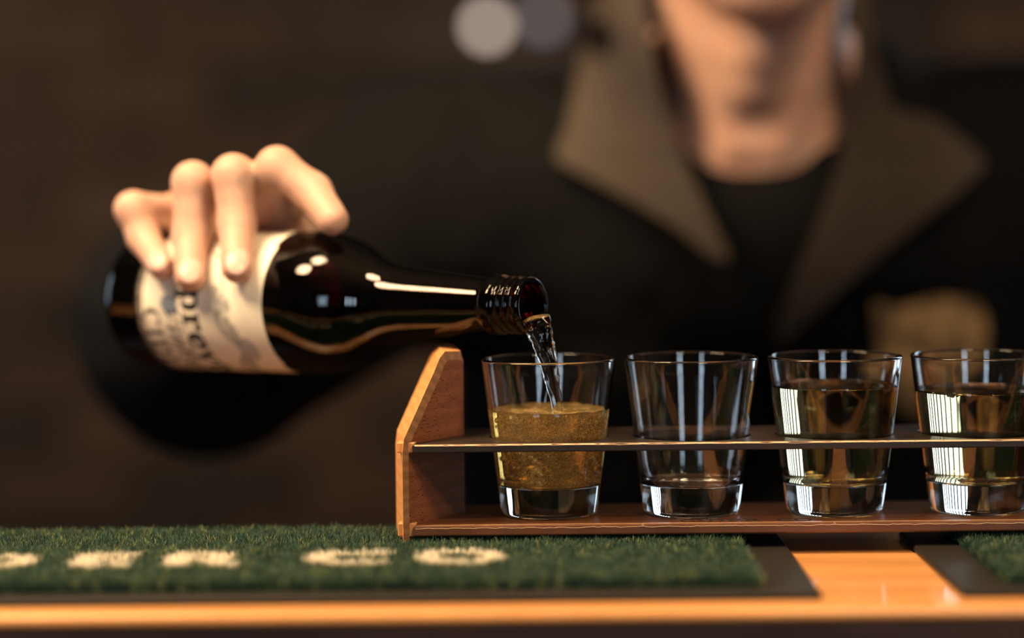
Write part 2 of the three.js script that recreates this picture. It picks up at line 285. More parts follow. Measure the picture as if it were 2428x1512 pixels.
// ------------------------------------------------------------ bar mats: rubber sheet with a tufted pile, lettering tufted in cream
{
  const tuft = (n, h, spread) => {
    const parts = [];
    for (let k = 0; k < n; k++) {
      const a = rnd() * 6.283, lean = 0.15 + rnd() * 0.55, w = 0.00017, hh = h * (0.7 + 0.45 * rnd()), ox = (rnd() - 0.5) * spread, oz = (rnd() - 0.5) * spread;
      const dx = Math.cos(a), dz = Math.sin(a), pos = [], idx = [];
      for (let i = 0; i <= 3; i++) { const t = i / 3, b = lean * t * t * hh, ww = w * (1 - 0.75 * t * t);
        pos.push(ox + dx * b - dz * ww, t * hh, oz + dz * b + dx * ww, ox + dx * b + dz * ww, t * hh, oz + dz * b - dx * ww); }
      for (let i = 0; i < 3; i++) idx.push(i * 2, i * 2 + 1, i * 2 + 2, i * 2 + 1, i * 2 + 3, i * 2 + 2);
      const g = new THREE.BufferGeometry(); g.setAttribute('position', new THREE.Float32BufferAttribute(pos, 3)); g.setIndex(idx); parts.push(g);
    }
    const g = mergeGeometries(parts); g.computeVertexNormals(); return g;
  };
  const green = std({ color: 0xffffff, roughness: 0.75 }), cream = std({ color: 0xffffff, roughness: 0.8 });
  // lettering mask, 2 px per millimetre
  const X0 = -0.62, X1 = 0.12, Z0 = 0.04, Z1 = 0.12, K = 2000, cv = document.createElement('canvas');
  cv.width = Math.round((X1 - X0) * K); cv.height = Math.round((Z1 - Z0) * K);
  const cx = cv.getContext('2d'); cx.fillStyle = '#000'; cx.fillRect(0, 0, cv.width, cv.height); cx.fillStyle = '#fff'; cx.textAlign = 'center'; cx.textBaseline = 'alphabetic';
  const letters = [['T', -0.463, -0.425], ['O', -0.42, -0.379], ['N', -0.373, -0.335], ['C', -0.318, -0.275], ['I', -0.268, -0.257], ['D', -0.248, -0.205], ['E', -0.1985, -0.1615], ['R', -0.157, -0.1175], ['C', -0.0960, -0.0505], ['O', -0.0465, -0.0005]];
  for (const [ch, a, b] of letters) {
    cx.save(); cx.font = 'bold 100px sans-serif';
    const w = cx.measureText(ch).width * 0.97 + 5;
    cx.translate(((a + b) / 2 - X0) * K, (0.0980 - Z0) * K); cx.scale((b - a) * K / w, 0.032 * K / 73); cx.fillText(ch, 0, 0);
    cx.lineWidth = 1.5; cx.strokeStyle = '#fff'; cx.strokeText(ch, 0, 0); cx.restore();
  }
  const px = cx.getImageData(0, 0, cv.width, cv.height).data;
  const lettered = (x, z) => x > X0 && x < X1 && z > Z0 && z < Z1 && px[(Math.floor((z - Z0) * K) * cv.width + Math.floor((x - X0) * K)) * 4] > 120;
  function mat(label, x0, x1, z0, z1, rim, withText) {
    const o = thing('bar_mat', label, 'bar mat', [(x0 + x1) / 2, 0, (z0 + z1) / 2]), ox = o.position.x, oz = o.position.z;
    mesh('rubber_base', box(x0 - ox, x1 - ox, 0, 0.0032, z0 - oz, z1 - oz, 0.0012), M.rubber, o);
    const spots = { g: [], c: [] }, step = 0.00118;
    for (let z = z0 + rim.back; z < z1 - rim.front; z += step) for (let x = x0 + rim.left; x < x1 - rim.right; x += step) {
      const xx = x + (rnd() - 0.5) * step * 1.5, zz = z + (rnd() - 0.5) * step * 1.5;
      (withText && lettered(xx, zz) ? spots.c : spots.g).push([xx - ox, zz - oz]);
    }
    const kinds = [['pile', spots.g, green, 0.0052], ['pile_lettering', spots.c, cream, 0.0056]];
    for (const [name, list, m, h] of kinds) {
      if (!list.length) continue;
      const im = new THREE.InstancedMesh(tuft(7, h, 0.0016), m, list.length), q = new THREE.Object3D(), c = new THREE.Color();
      list.forEach(([x, z], i) => {
        const n = noise.noise(x * 160, z * 160, 3), lie = noise.noise(x * 90, z * 90, 9);
        q.position.set(x, 0.003, z); q.rotation.set(0.35 * lie + (rnd() - 0.5) * 0.5, rnd() * 6.283, 0.3 * n + (rnd() - 0.5) * 0.5); q.scale.set(1, 0.8 + 0.25 * n + 0.35 * rnd(), 1); q.updateMatrix(); im.setMatrixAt(i, q.matrix);
        const t = rnd();
        if (name === 'pile') t > 0.9 ? c.setRGB(0.20, 0.23, 0.08) : c.setRGB(0.007 + 0.016 * t, 0.038 + 0.036 * t, 0.027 + 0.015 * t); else c.setRGB(0.86, 0.78 + 0.04 * t, 0.62 + 0.06 * t);
        im.setColorAt(i, c);
      });
      im.name = name; im.castShadow = im.receiveShadow = true; im.userData.kind = 'stuff'; if (name === 'pile_lettering') im.userData.label = 'cream tufted lettering reading CIDER CO'; o.add(im);
    }
  }
  mat('long green tufted bar mat with cream lettering under the rack\'s sloped end', -0.66, 0.1255, -0.012, 0.152, { left: 0.01, right: 0.0235, back: 0.001, front: 0.0145 }, true);
  mat('short green tufted bar mat past the bare strip of orange wood', 0.183, 0.5, -0.012, 0.150, { left: 0.022, right: 0.02, back: 0.004, front: 0.0145 }, false);
}

// ------------------------------------------------------------ tasting rack
const SHELF = { low: 0.0146, lowT: 0.005, top: 0.0517, topT: 0.0036, z0: -0.034, z1: 0.034 };
const GX = [1303, 1640, 1979, 2319].map((px) => onZ(px, 1222, 0).x);
{
  const o = thing('tasting_rack', 'wooden tasting rack with sloped end boards and two long shelves', 'rack', [0, 0, 0]);
  const xl = -0.0460, xr = GX[3] + 0.0635;
  const plank = (x0, x1, z0, z1, t, holes, bevel) => {
    const s = new THREE.Shape([new THREE.Vector2(x0 + bevel, -z1 + bevel), new THREE.Vector2(x1 - bevel, -z1 + bevel), new THREE.Vector2(x1 - bevel, -z0 - bevel), new THREE.Vector2(x0 + bevel, -z0 - bevel)]);
    for (const hx of holes) { const p = new THREE.Path(); p.absarc(hx, 0, 0.0278 + bevel, 0, Math.PI * 2, true); s.holes.push(p); }
    const g = new THREE.ExtrudeGeometry(s, { depth: t - 2 * bevel, bevelEnabled: true, bevelThickness: bevel, bevelSize: bevel, bevelSegments: 3, curveSegments: 48 });
    return g.rotateX(-Math.PI / 2).translate(0, bevel, 0);
  };
  const low = plank(xl, xr, SHELF.z0, SHELF.z1, SHELF.lowT, [], 0.0009); low.translate(0, SHELF.low - SHELF.lowT, 0); metreUV(low, 'x', 'z');
  const lowShelf = mesh('bottom_shelf', low, M.rackBase, o);
  const top = plank(xl, xr, SHELF.z0, SHELF.z1, SHELF.topT, GX, 0.0005); top.translate(0, SHELF.top - SHELF.topT, 0); metreUV(top, 'x', 'z');
  const topShelf = mesh('top_shelf', top, M.rackTop, o); topShelf.userData.label = 'dark stained shelf with round holes';
  // worn arris along the shelf fronts, its highlight painted in pale, slightly uneven
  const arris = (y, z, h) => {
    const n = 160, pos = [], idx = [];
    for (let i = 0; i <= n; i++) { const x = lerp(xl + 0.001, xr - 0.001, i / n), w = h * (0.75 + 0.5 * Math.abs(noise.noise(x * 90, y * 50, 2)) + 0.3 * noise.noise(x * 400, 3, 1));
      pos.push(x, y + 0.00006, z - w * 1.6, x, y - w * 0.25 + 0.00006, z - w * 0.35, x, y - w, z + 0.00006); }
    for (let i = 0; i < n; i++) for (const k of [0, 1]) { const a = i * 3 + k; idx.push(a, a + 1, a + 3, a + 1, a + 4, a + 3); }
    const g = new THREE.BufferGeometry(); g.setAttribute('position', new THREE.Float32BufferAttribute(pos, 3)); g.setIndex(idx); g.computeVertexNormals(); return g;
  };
  mesh('worn_lit_edge', arris(SHELF.top, SHELF.z1, 0.0006), M.wornLitEdge, topShelf).userData.label = 'worn front edge with its highlight painted pale';
  mesh('worn_lit_edge', arris(SHELF.low, SHELF.z1, 0.0015), M.wornLitEdge, lowShelf).userData.label = 'worn front edge with its highlight painted pale';
  // burnt lettering on the lower shelf
  const font = await new FontLoader().loadAsync('fonts/droid/droid_serif_regular.typeface.json');
  const tg = new TextGeometry('CIDER  CO', { font, size: 0.0082, depth: 0.0001, curveSegments: 4 }); tg.computeBoundingBox();
  tg.translate(-(tg.boundingBox.max.x) / 2, 0, 0).scale(1.12, 1, 1).rotateX(-Math.PI / 2).translate((GX[1] + GX[2]) / 2 - 0.011, SHELF.low + 0.00002, 0.0295);
  mesh('burnt_lettering', tg, M.burnt, lowShelf).userData.label = 'small burnt lettering reading CIDER CO';
  // end boards: a sloped outline swept back
  const endBoard = (mirror) => {
    const sgn = mirror ? -1 : 1, x0 = mirror ? xr + 0.0045 : xl - 0.0045, foot = 0.0046;
    // outline in (t along the inner face from front to back, y)
    const H = SHELF.low + 0.0775, K = 0.0505;
    const line = [[0, foot], [0, K - 0.002], [0.0015, K + 0.004], [0.029, H - 0.008], [0.033, H - 0.003], [0.038, H], [0.052, H - 0.0008], [0.0535, H - 0.004], [0.0535, foot]];
    const inset = [[0.0042, foot], [0.0042, K - 0.003], [0.006, K + 0.002], [0.0325, H - 0.0115], [0.036, H - 0.0066], [0.0395, H - 0.0042], [0.0505, H - 0.0048], [0.0535, H - 0.0055], [0.0535, foot]];
    const D = V(0.5 * sgn, 0, -0.866), E = V(-0.0050 * sgn, 0, -0.040), base = V(x0, 0, SHELF.z1 + 0.0015);
    const p3 = ([t, y]) => base.clone().addScaledVector(D, t).setY(y), lift = V(0.866 * sgn, 0, 0.5).multiplyScalar(0.0006);
    const poly = (pts, uvs) => { // fan over a contour lying in one plane
      const tri = THREE.ShapeUtils.triangulateShape(uvs.map((u) => new THREE.Vector2(...u)), []), g = new THREE.BufferGeometry();
      g.setAttribute('position', new THREE.Float32BufferAttribute(pts.flatMap((p) => [p.x, p.y, p.z]), 3)); g.setAttribute('uv', new THREE.Float32BufferAttribute(uvs.flat(), 2));
      g.setIndex(tri.flatMap(([a, b, c]) => mirror ? [a, c, b] : [a, b, c])); const q = g.toNonIndexed(); q.computeVertexNormals(); return q;
    };
    const strip = (A, B, closed) => { const pos = [], uv = []; let s = 0;
      for (let i = 0; i < A.length - (closed ? 0 : 1); i++) { const j = (i + 1) % A.length, l = A[i].distanceTo(A[j]), w = A[i].distanceTo(B[i]);
        const q = mirror ? [A[i], A[j], B[j], A[i], B[j], B[i]] : [A[i], B[j], A[j], A[i], B[i], B[j]], t = mirror ? [[0, s], [0, s + l], [w, s + l], [0, s], [w, s + l], [w, s]] : [[0, s], [w, s + l], [0, s + l], [0, s], [w, s], [w, s + l]];
        q.forEach((p) => pos.push(p.x, p.y, p.z)); t.forEach((u) => uv.push(...u)); s += l; }
      const g = new THREE.BufferGeometry(); g.setAttribute('position', new THREE.Float32BufferAttribute(pos, 3)); g.setAttribute('uv', new THREE.Float32BufferAttribute(uv, 2)); g.computeVertexNormals(); return g; };
    const front = line.map(p3), back = front.map((p) => p.clone().add(E)), inner = inset.map((q) => p3(q).add(lift));
    const b = mesh('end_board', mergeGeometries([poly(inner, inset), poly(back.slice().reverse(), line.slice().reverse())]), M.rackEnd, o);
    mesh('outer_face', strip(front, back, true), M.rackPale, b).userData.label = 'pale unstained outer side';
    mesh('edge_band', strip(inner, front, true), M.rackEdge, b).userData.label = 'paler plywood edge with ragged border';
    // ends of the shelves showing through the board
    for (const [y, t] of [[SHELF.top, SHELF.topT], [SHELF.low, SHELF.lowT]]) {
      const g = box(-0.006, 0.0022, -t - 0.0012, 0, -0.041, -0.002, 0.0006); g.rotateY(-0.10 * 1); if (mirror) g.scale(-1, 1, 1);
      mesh('tenon', metreUV(g.translate(x0 + sgn * 0.003, y + 0.001, SHELF.z1), 'z', 'x'), M.rackPale, b);
    }
  };
  endBoard(false); endBoard(true);
}

// ------------------------------------------------------------ tasting glasses and what is in them
const GH = 0.0738, RB = 0.0226, RT = 0.0315, FLOOR = 0.0140;
const outerR = (y) => lerp(RB, RT, clamp((y - 0.001) / (GH - 0.002), 0, 1)), innerR = (y) => outerR(y) - lerp(0.0026, 0.0019, y / GH);
{
  const prof = [[0, 0.0012], [0.012, 0.0008], [0.0185, 0.0002], [0.0205, 0], [0.0218, 0.0006], [outerR(0.0022), 0.0022]];
  for (let k = 1; k <= 10; k++) { const y = lerp(0.0022, GH - 0.0016, k / 10); prof.push([outerR(y), y]); }
  const rc = (outerR(GH) + innerR(GH)) / 2; for (let k = 0; k <= 8; k++) { const a = k / 8 * Math.PI; prof.push([rc + Math.cos(a) * 0.00115, GH - 0.0012 + Math.sin(a) * 0.0011]); }
  for (let k = 9; k >= 0; k--) { const y = lerp(FLOOR + 0.003, GH - 0.0018, k / 10 + 0.05); prof.push([innerR(y), y]); }
  prof.push([innerR(FLOOR) - 0.0006, FLOOR + 0.001], [innerR(FLOOR) - 0.002, FLOOR + 0.0003], [0.012, FLOOR - 0.0004], [0, FLOOR - 0.0008]);
  const g = new THREE.LatheGeometry(prof.map((p) => new THREE.Vector2(...p)), 128);
  const names = ['clear tasting glass being filled with foaming golden cider under the bottle', 'empty clear tasting glass between two filled ones', 'clear tasting glass filled highest with still pale cider', 'clear tasting glass of pale cider with a cluster of bubbles at its surface'];
  GX.forEach((x, i) => { const m = mesh('tasting_glass', g, M.glass); m.position.set(x, SHELF.low + 0.0001, 0); m.rotation.y = i * 1.3; tag(m, names[i], 'glass', 'tasting glasses in the rack'); });
  const liquid = (level, wobble) => { // fills the glass up to the level, a meniscus at the wall
    const p = [[0, FLOOR - 0.0009], [0.012, FLOOR - 0.0005], [innerR(FLOOR) - 0.002, FLOOR + 0.0002], [innerR(FLOOR) - 0.0004, FLOOR + 0.0012]];
    for (let k = 1; k <= 8; k++) { const y = lerp(FLOOR + 0.0025, level + 0.0012, k / 8); p.push([innerR(y) + 0.00012, y]); }
    p.push([innerR(level) - 0.0005, level + 0.0005], [innerR(level) - 0.0014, level + 0.0001]);
    for (let k = 9; k >= 0; k--) p.push([innerR(level) * 0.93 * k / 10, level]);
    const q = new THREE.LatheGeometry(p.map((a) => new THREE.Vector2(...a)), 96), a = q.attributes.position;
    if (wobble) for (let i = 0; i < a.count; i++) if (a.getY(i) > level - 0.0005) { const x = a.getX(i), z = a.getZ(i), r = Math.hypot(x, z) / innerR(level);
      a.setY(i, a.getY(i) + (1 - r * r * 0.6) * wobble * (noise.noise(x * 170, z * 170, 4) + 0.6 * noise.noise(x * 420, z * 420, 7))); }
    q.computeVertexNormals(); return q;
  };
  const fills = [[0.0490, 0.0016, M.ciderGold, 'foaming golden cider in the glass under the bottle'], null, [0.0592, 0, M.ciderPale, 'still pale cider in the fullest glass'], [0.0562, 0, M.ciderPale, 'pale cider with bubbles at the surface in the glass at the rack\'s end']];
  fills.forEach((f, i) => { if (!f) return; const m = mesh('cider', liquid(f[0], f[1]), f[2]); m.position.set(GX[i], SHELF.low + 0.0001, 0); tag(m, f[3], 'cider', 'cider poured into the glasses'); });
  // bubbles churning in the glass being filled
  const put = (name, n, geo, m, pick, label) => {
    const im = new THREE.InstancedMesh(geo, m, n), q = new THREE.Object3D(); im.name = name; im.castShadow = im.receiveShadow = true;
    for (let k = 0; k < n; k++) { const [x, y, z, s] = pick(k); q.position.set(x, y, z); q.scale.set(s * (0.9 + 0.5 * rnd()), s, s * (0.9 + 0.4 * rnd())); q.rotation.set(rnd() * 3, rnd() * 3, rnd() * 3); q.updateMatrix(); im.setMatrixAt(k, q.matrix); }
    im.position.set(GX[0], SHELF.low, 0); tag(im, label, 'bubbles', null, 'stuff'); scene.add(im);
  };
  const inGlass = (lo, hi) => { const y = lerp(lo, hi, rnd()), a = rnd() * 6.283, r = Math.sqrt(rnd()) * (innerR(y) - 0.0012); return [Math.cos(a) * r, y, Math.sin(a) * r]; };
  put('bubbles', 160, new THREE.SphereGeometry(1, 12, 8), M.bubble, () => [...inGlass(FLOOR + 0.002, 0.047), 0.0004 + 0.0016 * rnd() ** 3], 'clear round bubbles rising in the golden cider');
  put('foam', 6500, new THREE.IcosahedronGeometry(1, 0), M.haze, () => [...inGlass(FLOOR + 0.001, 0.0485), 0.00007 + 0.00011 * rnd()], 'fine gold froth clouding the poured cider');
  // small cluster at the surface of the last glass
  for (const [dx, dz, r, size] of [[-0.0165, 0.018, 0.0009, 'mid-sized'], [-0.0148, 0.0186, 0.0012, 'largest'], [-0.0128, 0.0192, 0.0008, 'smallest']]) {
    const b = mesh('surface_bubble', new THREE.SphereGeometry(r, 18, 12), M.bubble); b.position.set(GX[3] + dx, SHELF.low + 0.0563, dz); tag(b, size + ' clear bubble of the cluster floating on the pale cider', 'bubble', 'bubbles on the pale cider');
  }
}

// ------------------------------------------------------------ the bottle
const MOUTH = at(1264, 724, 1.13), AX = V(Math.cos(0.61), 0.012, Math.sin(0.61)).normalize(), FR = V(-Math.sin(0.61), 0, Math.cos(0.61)), DN = AX.clone().cross(FR);
const BL = 0.2455, BR = 0.0352;
const bottleAt = (s, th, r) => MOUTH.clone().addScaledVector(AX, -s).addScaledVector(FR, Math.cos(th) * r).addScaledVector(DN, Math.sin(th) * r);
{
  const o = thing('cider_bottle', 'brown glass cider bottle with cream label, tipped to pour', 'bottle', [0, 0, 0]);
  o.matrix.makeBasis(DN, AX, FR).setPosition(bottleAt(BL, 0, 0)); o.matrix.decompose(o.position, o.quaternion, o.scale);
  const spl = (pts, n) => new THREE.CatmullRomCurve3(pts.map(([r, s]) => V(r, BL - s, 0)), false, 'centripetal').getPoints(n).map((p) => new THREE.Vector2(Math.max(p.x, 0), p.y));
  const mm = (a) => a.map(([r, s]) => [r / 1000, s / 1000]);
  const foot = mm([[0, 240.5], [14, 241.5], [24, 244.2], [28.5, 245.4], [31.5, 244.8], [34, 242.5], [35.2, 238]]);
  const shoulder = mm([[35.2, 128], [34.7, 119], [33, 110.5], [29.6, 102], [25, 94], [21.2, 86], [18.8, 77], [16.8, 62], [14.9, 45], [13.2, 30], [12.6, 24.5]]);
  const finish = mm([[12.7, 23.5], [13.6, 22.8], [14.4, 21.6], [14.5, 19.5], [14.4, 16.8], [13.6, 15.4], [12.9, 14.6], [12.9, 13], [13.6, 12.2], [13.7, 11.4], [12.9, 10.6], [12.9, 9], [13.6, 8.2], [13.7, 7.4], [12.9, 6.6], [12.9, 4.8], [13.4, 3.6], [13.5, 1.6], [13.1, 0.6], [12.2, 0.05], [11.2, 0.2], [10.6, 0.9], [10.3, 2.2]]);
  const inside = mm([[10.2, 20], [10.1, 28], [12.2, 45], [14, 62], [16, 77], [18.4, 86], [22.2, 94], [26.8, 102], [30, 110.5], [31.6, 119], [32.2, 128]]), well = mm([[32.2, 230], [31, 236], [27, 239.5], [20, 239], [10, 237], [0, 236.4]]);
  const prof = [...spl(foot, 20), ...spl(shoulder, 44), ...spl(finish, 96), ...spl(inside, 36), ...spl(well, 16)];
  mesh('glass_body', new THREE.LatheGeometry(prof, 112), M.amber, o);
  // paper label printed in black and grey
  const cv = document.createElement('canvas'), W = cv.width = 2048, Hh = cv.height = 1024, c = cv.getContext('2d');
  const TH0 = -1.95, TH1 = 3.0, S0 = 0.1365, S1 = 0.2205; // wrap angles and extent along the bottle
  const U = (th) => (th - TH0) / (TH1 - TH0) * W, Y = (s) => (s - S0) / (S1 - S0) * Hh, C0 = 0.70;
  c.fillStyle = '#efe6d4'; c.fillRect(0, 0, W, Hh);
  for (let k = 0; k < 9000; k++) { c.fillStyle = rnd() > 0.5 ? 'rgba(120,110,95,0.06)' : 'rgba(255,252,240,0.10)'; c.fillRect(rnd() * W, rnd() * Hh, 2 + rnd() * 5, 1.5); }
  c.textAlign = 'center'; c.textBaseline = 'middle';
  // arched emblem of grey scrolls above the name
  c.strokeStyle = '#6f706c'; c.lineWidth = 5; for (const k of [0, 12]) { c.beginPath(); c.ellipse(U(C0), Y(0.1765) + k, 620, 235, 0, Math.PI, 0); c.stroke(); }
  c.fillStyle = 'rgba(120,124,122,0.5)'; for (const d of [-1, 1]) { c.beginPath(); c.ellipse(U(C0) + d * 150, Y(0.161), 130, 62, d * 0.5, 0, 7); c.fill(); c.beginPath(); c.ellipse(U(C0) + d * 330, Y(0.164), 110, 44, d * 0.9, 0, 7); c.fill(); }
  c.strokeStyle = '#efe6d4'; c.lineWidth = 12; for (const d of [-1, 1]) { c.beginPath(); c.arc(U(C0) + d * 190, Y(0.161), 42, 0, 5.2); c.stroke(); c.beginPath(); c.arc(U(C0) + d * 340, Y(0.163), 30, 1, 5.6); c.stroke(); }
  c.fillStyle = 'rgba(120,124,140,0.45)'; c.beginPath(); c.ellipse(U(C0), Y(0.152), 90, 70, 0, 0, 7); c.fill();
  c.fillStyle = '#14120f'; c.font = 'bold 235px serif'; c.save(); c.translate(U(C0), Y(0.1825)); c.scale(0.98, 1); c.fillText('Spreyton', 0, 0); c.lineWidth = 7; c.strokeStyle = '#14120f'; c.strokeText('Spreyton', 0, 0); c.restore();
  c.fillStyle = '#3a3732'; c.font = 'italic bold 165px serif'; c.save(); c.translate(U(C0 + 0.05), Y(0.1965)); c.scale(1, 0.9); c.fillText('Vintage', 0, 0); c.restore();
  c.fillStyle = '#33383a'; c.font = 'bold 205px serif'; c.save(); c.translate(U(C0 + 0.06), Y(0.2105)); c.scale(0.92, 0.9); c.fillText('CIDER', 0, 0); c.restore();
  c.fillStyle = 'rgba(90,104,128,0.8)'; c.beginPath(); c.ellipse(U(0.0), Y(0.198), 60, 70, 0.4, 0, 7); c.fill(); c.beginPath(); c.ellipse(U(1.42), Y(0.198), 60, 70, -0.4, 0, 7); c.fill();
  c.fillStyle = '#2b2622'; c.fillRect(0, Y(0.2162), W, Hh); c.fillStyle = '#b9a896'; for (let k = 0; k < 110; k++) c.fillRect(6 + k * 18.6, Y(0.2172), k % 6 === 5 ? 3 : 11, 22);
  c.fillStyle = '#b9553a'; c.font = '34px sans-serif'; c.textAlign = 'center'; for (const k of [0, 1, 2]) c.fillRect(U(1.9), Y(0.176 + k * 0.006), 240, 16); c.fillStyle = 'rgba(141,130,112,0.6)'; for (const k of [0, 1]) c.fillRect(U(-0.95), Y(0.148 + k * 0.004), 110, 12);
  const tex = new THREE.CanvasTexture(cv); tex.colorSpace = THREE.SRGBColorSpace; tex.anisotropy = 8;
  const na = 120, ns = 8, pos = [], uv = [], idx = [], rl = BR + 0.00018;
  for (let i = 0; i <= na; i++) { const th = lerp(TH0, TH1, i / na), tab = smooth(1.02, 0.96, Math.abs(th - 0.05)); const top = S0 + 0.0022 * (1 - tab);
    for (let j = 0; j <= ns; j++) { const s = lerp(top, S1, j / ns); pos.push(Math.sin(th) * rl, BL - s, Math.cos(th) * rl); uv.push(i / na, 1 - (s - S0) / (S1 - S0)); } }
  for (let i = 0; i < na; i++) for (let j = 0; j < ns; j++) { const a = i * (ns + 1) + j, b = a + ns + 1; idx.push(a, a + 1, b, b, a + 1, b + 1); }
  const lg = new THREE.BufferGeometry(); lg.setAttribute('position', new THREE.Float32BufferAttribute(pos, 3)); lg.setAttribute('uv', new THREE.Float32BufferAttribute(uv, 2)); lg.setIndex(idx); lg.computeVertexNormals();
  mesh('paper_label', lg, std({ map: tex, roughness: 0.55, side: THREE.DoubleSide }), o).userData.label = 'cream paper label printed in black, grey and blue';
}
// the stream of cider
{
  const pts = [[1268, 752, 33, 1.1275], [1276, 775, 31, 1.1255], [1284, 800, 28.5, 1.125], [1293, 830, 25, 1.1255], [1301, 860, 22, 1.126], [1309, 900, 18.5, 1.127], [1317, 940, 14.5, 1.128], [1322, 972, 12.5, 1.1285], [1323, 990, 13, 1.129]];
  const rings = 70, seg = 28, pos = [], idx = [], cr = new THREE.CatmullRomCurve3(pts.map(([x, y, w, d]) => at(x, y, d))), cw = new THREE.CatmullRomCurve3(pts.map(([x, y, w, d]) => V(w / FOCAL * d, 0, 0)));
  for (let i = 0; i <= rings; i++) { const t = i / rings, p = cr.getPoint(t), w = cw.getPoint(t).x, tg = cr.getTangent(t), side = V(1, 0, 0.25).addScaledVector(tg, -tg.x).normalize(), out = tg.clone().cross(side).normalize();
    for (let k = 0; k < seg; k++) { const a = k / seg * 6.283, rip = 1 + 0.16 * noise.noise(Math.cos(a - t * 4) * 1.7, Math.sin(a - t * 4) * 1.7, t * 9) + 0.07 * noise.noise(Math.cos(a) * 4, Math.sin(a) * 4, t * 26), e = i === 0 || i === rings ? 0.02 : 1;
      const q = p.clone().addScaledVector(side, Math.cos(a) * w * rip * e).addScaledVector(out, Math.sin(a) * w * 0.5 * rip * e); pos.push(q.x, q.y, q.z); } }
  for (let i = 0; i < rings; i++) for (let k = 0; k < seg; k++) { const a = i * seg + k, b = i * seg + (k + 1) % seg; idx.push(a, b, a + seg, b, b + seg, a + seg); }
  const g = new THREE.BufferGeometry(); g.setAttribute('position', new THREE.Float32BufferAttribute(pos, 3)); g.setIndex(idx); g.computeVertexNormals();
  tag(mesh('cider_stream', g, M.ciderPale), 'twisting clear stream of cider falling from the bottle', 'cider');
}

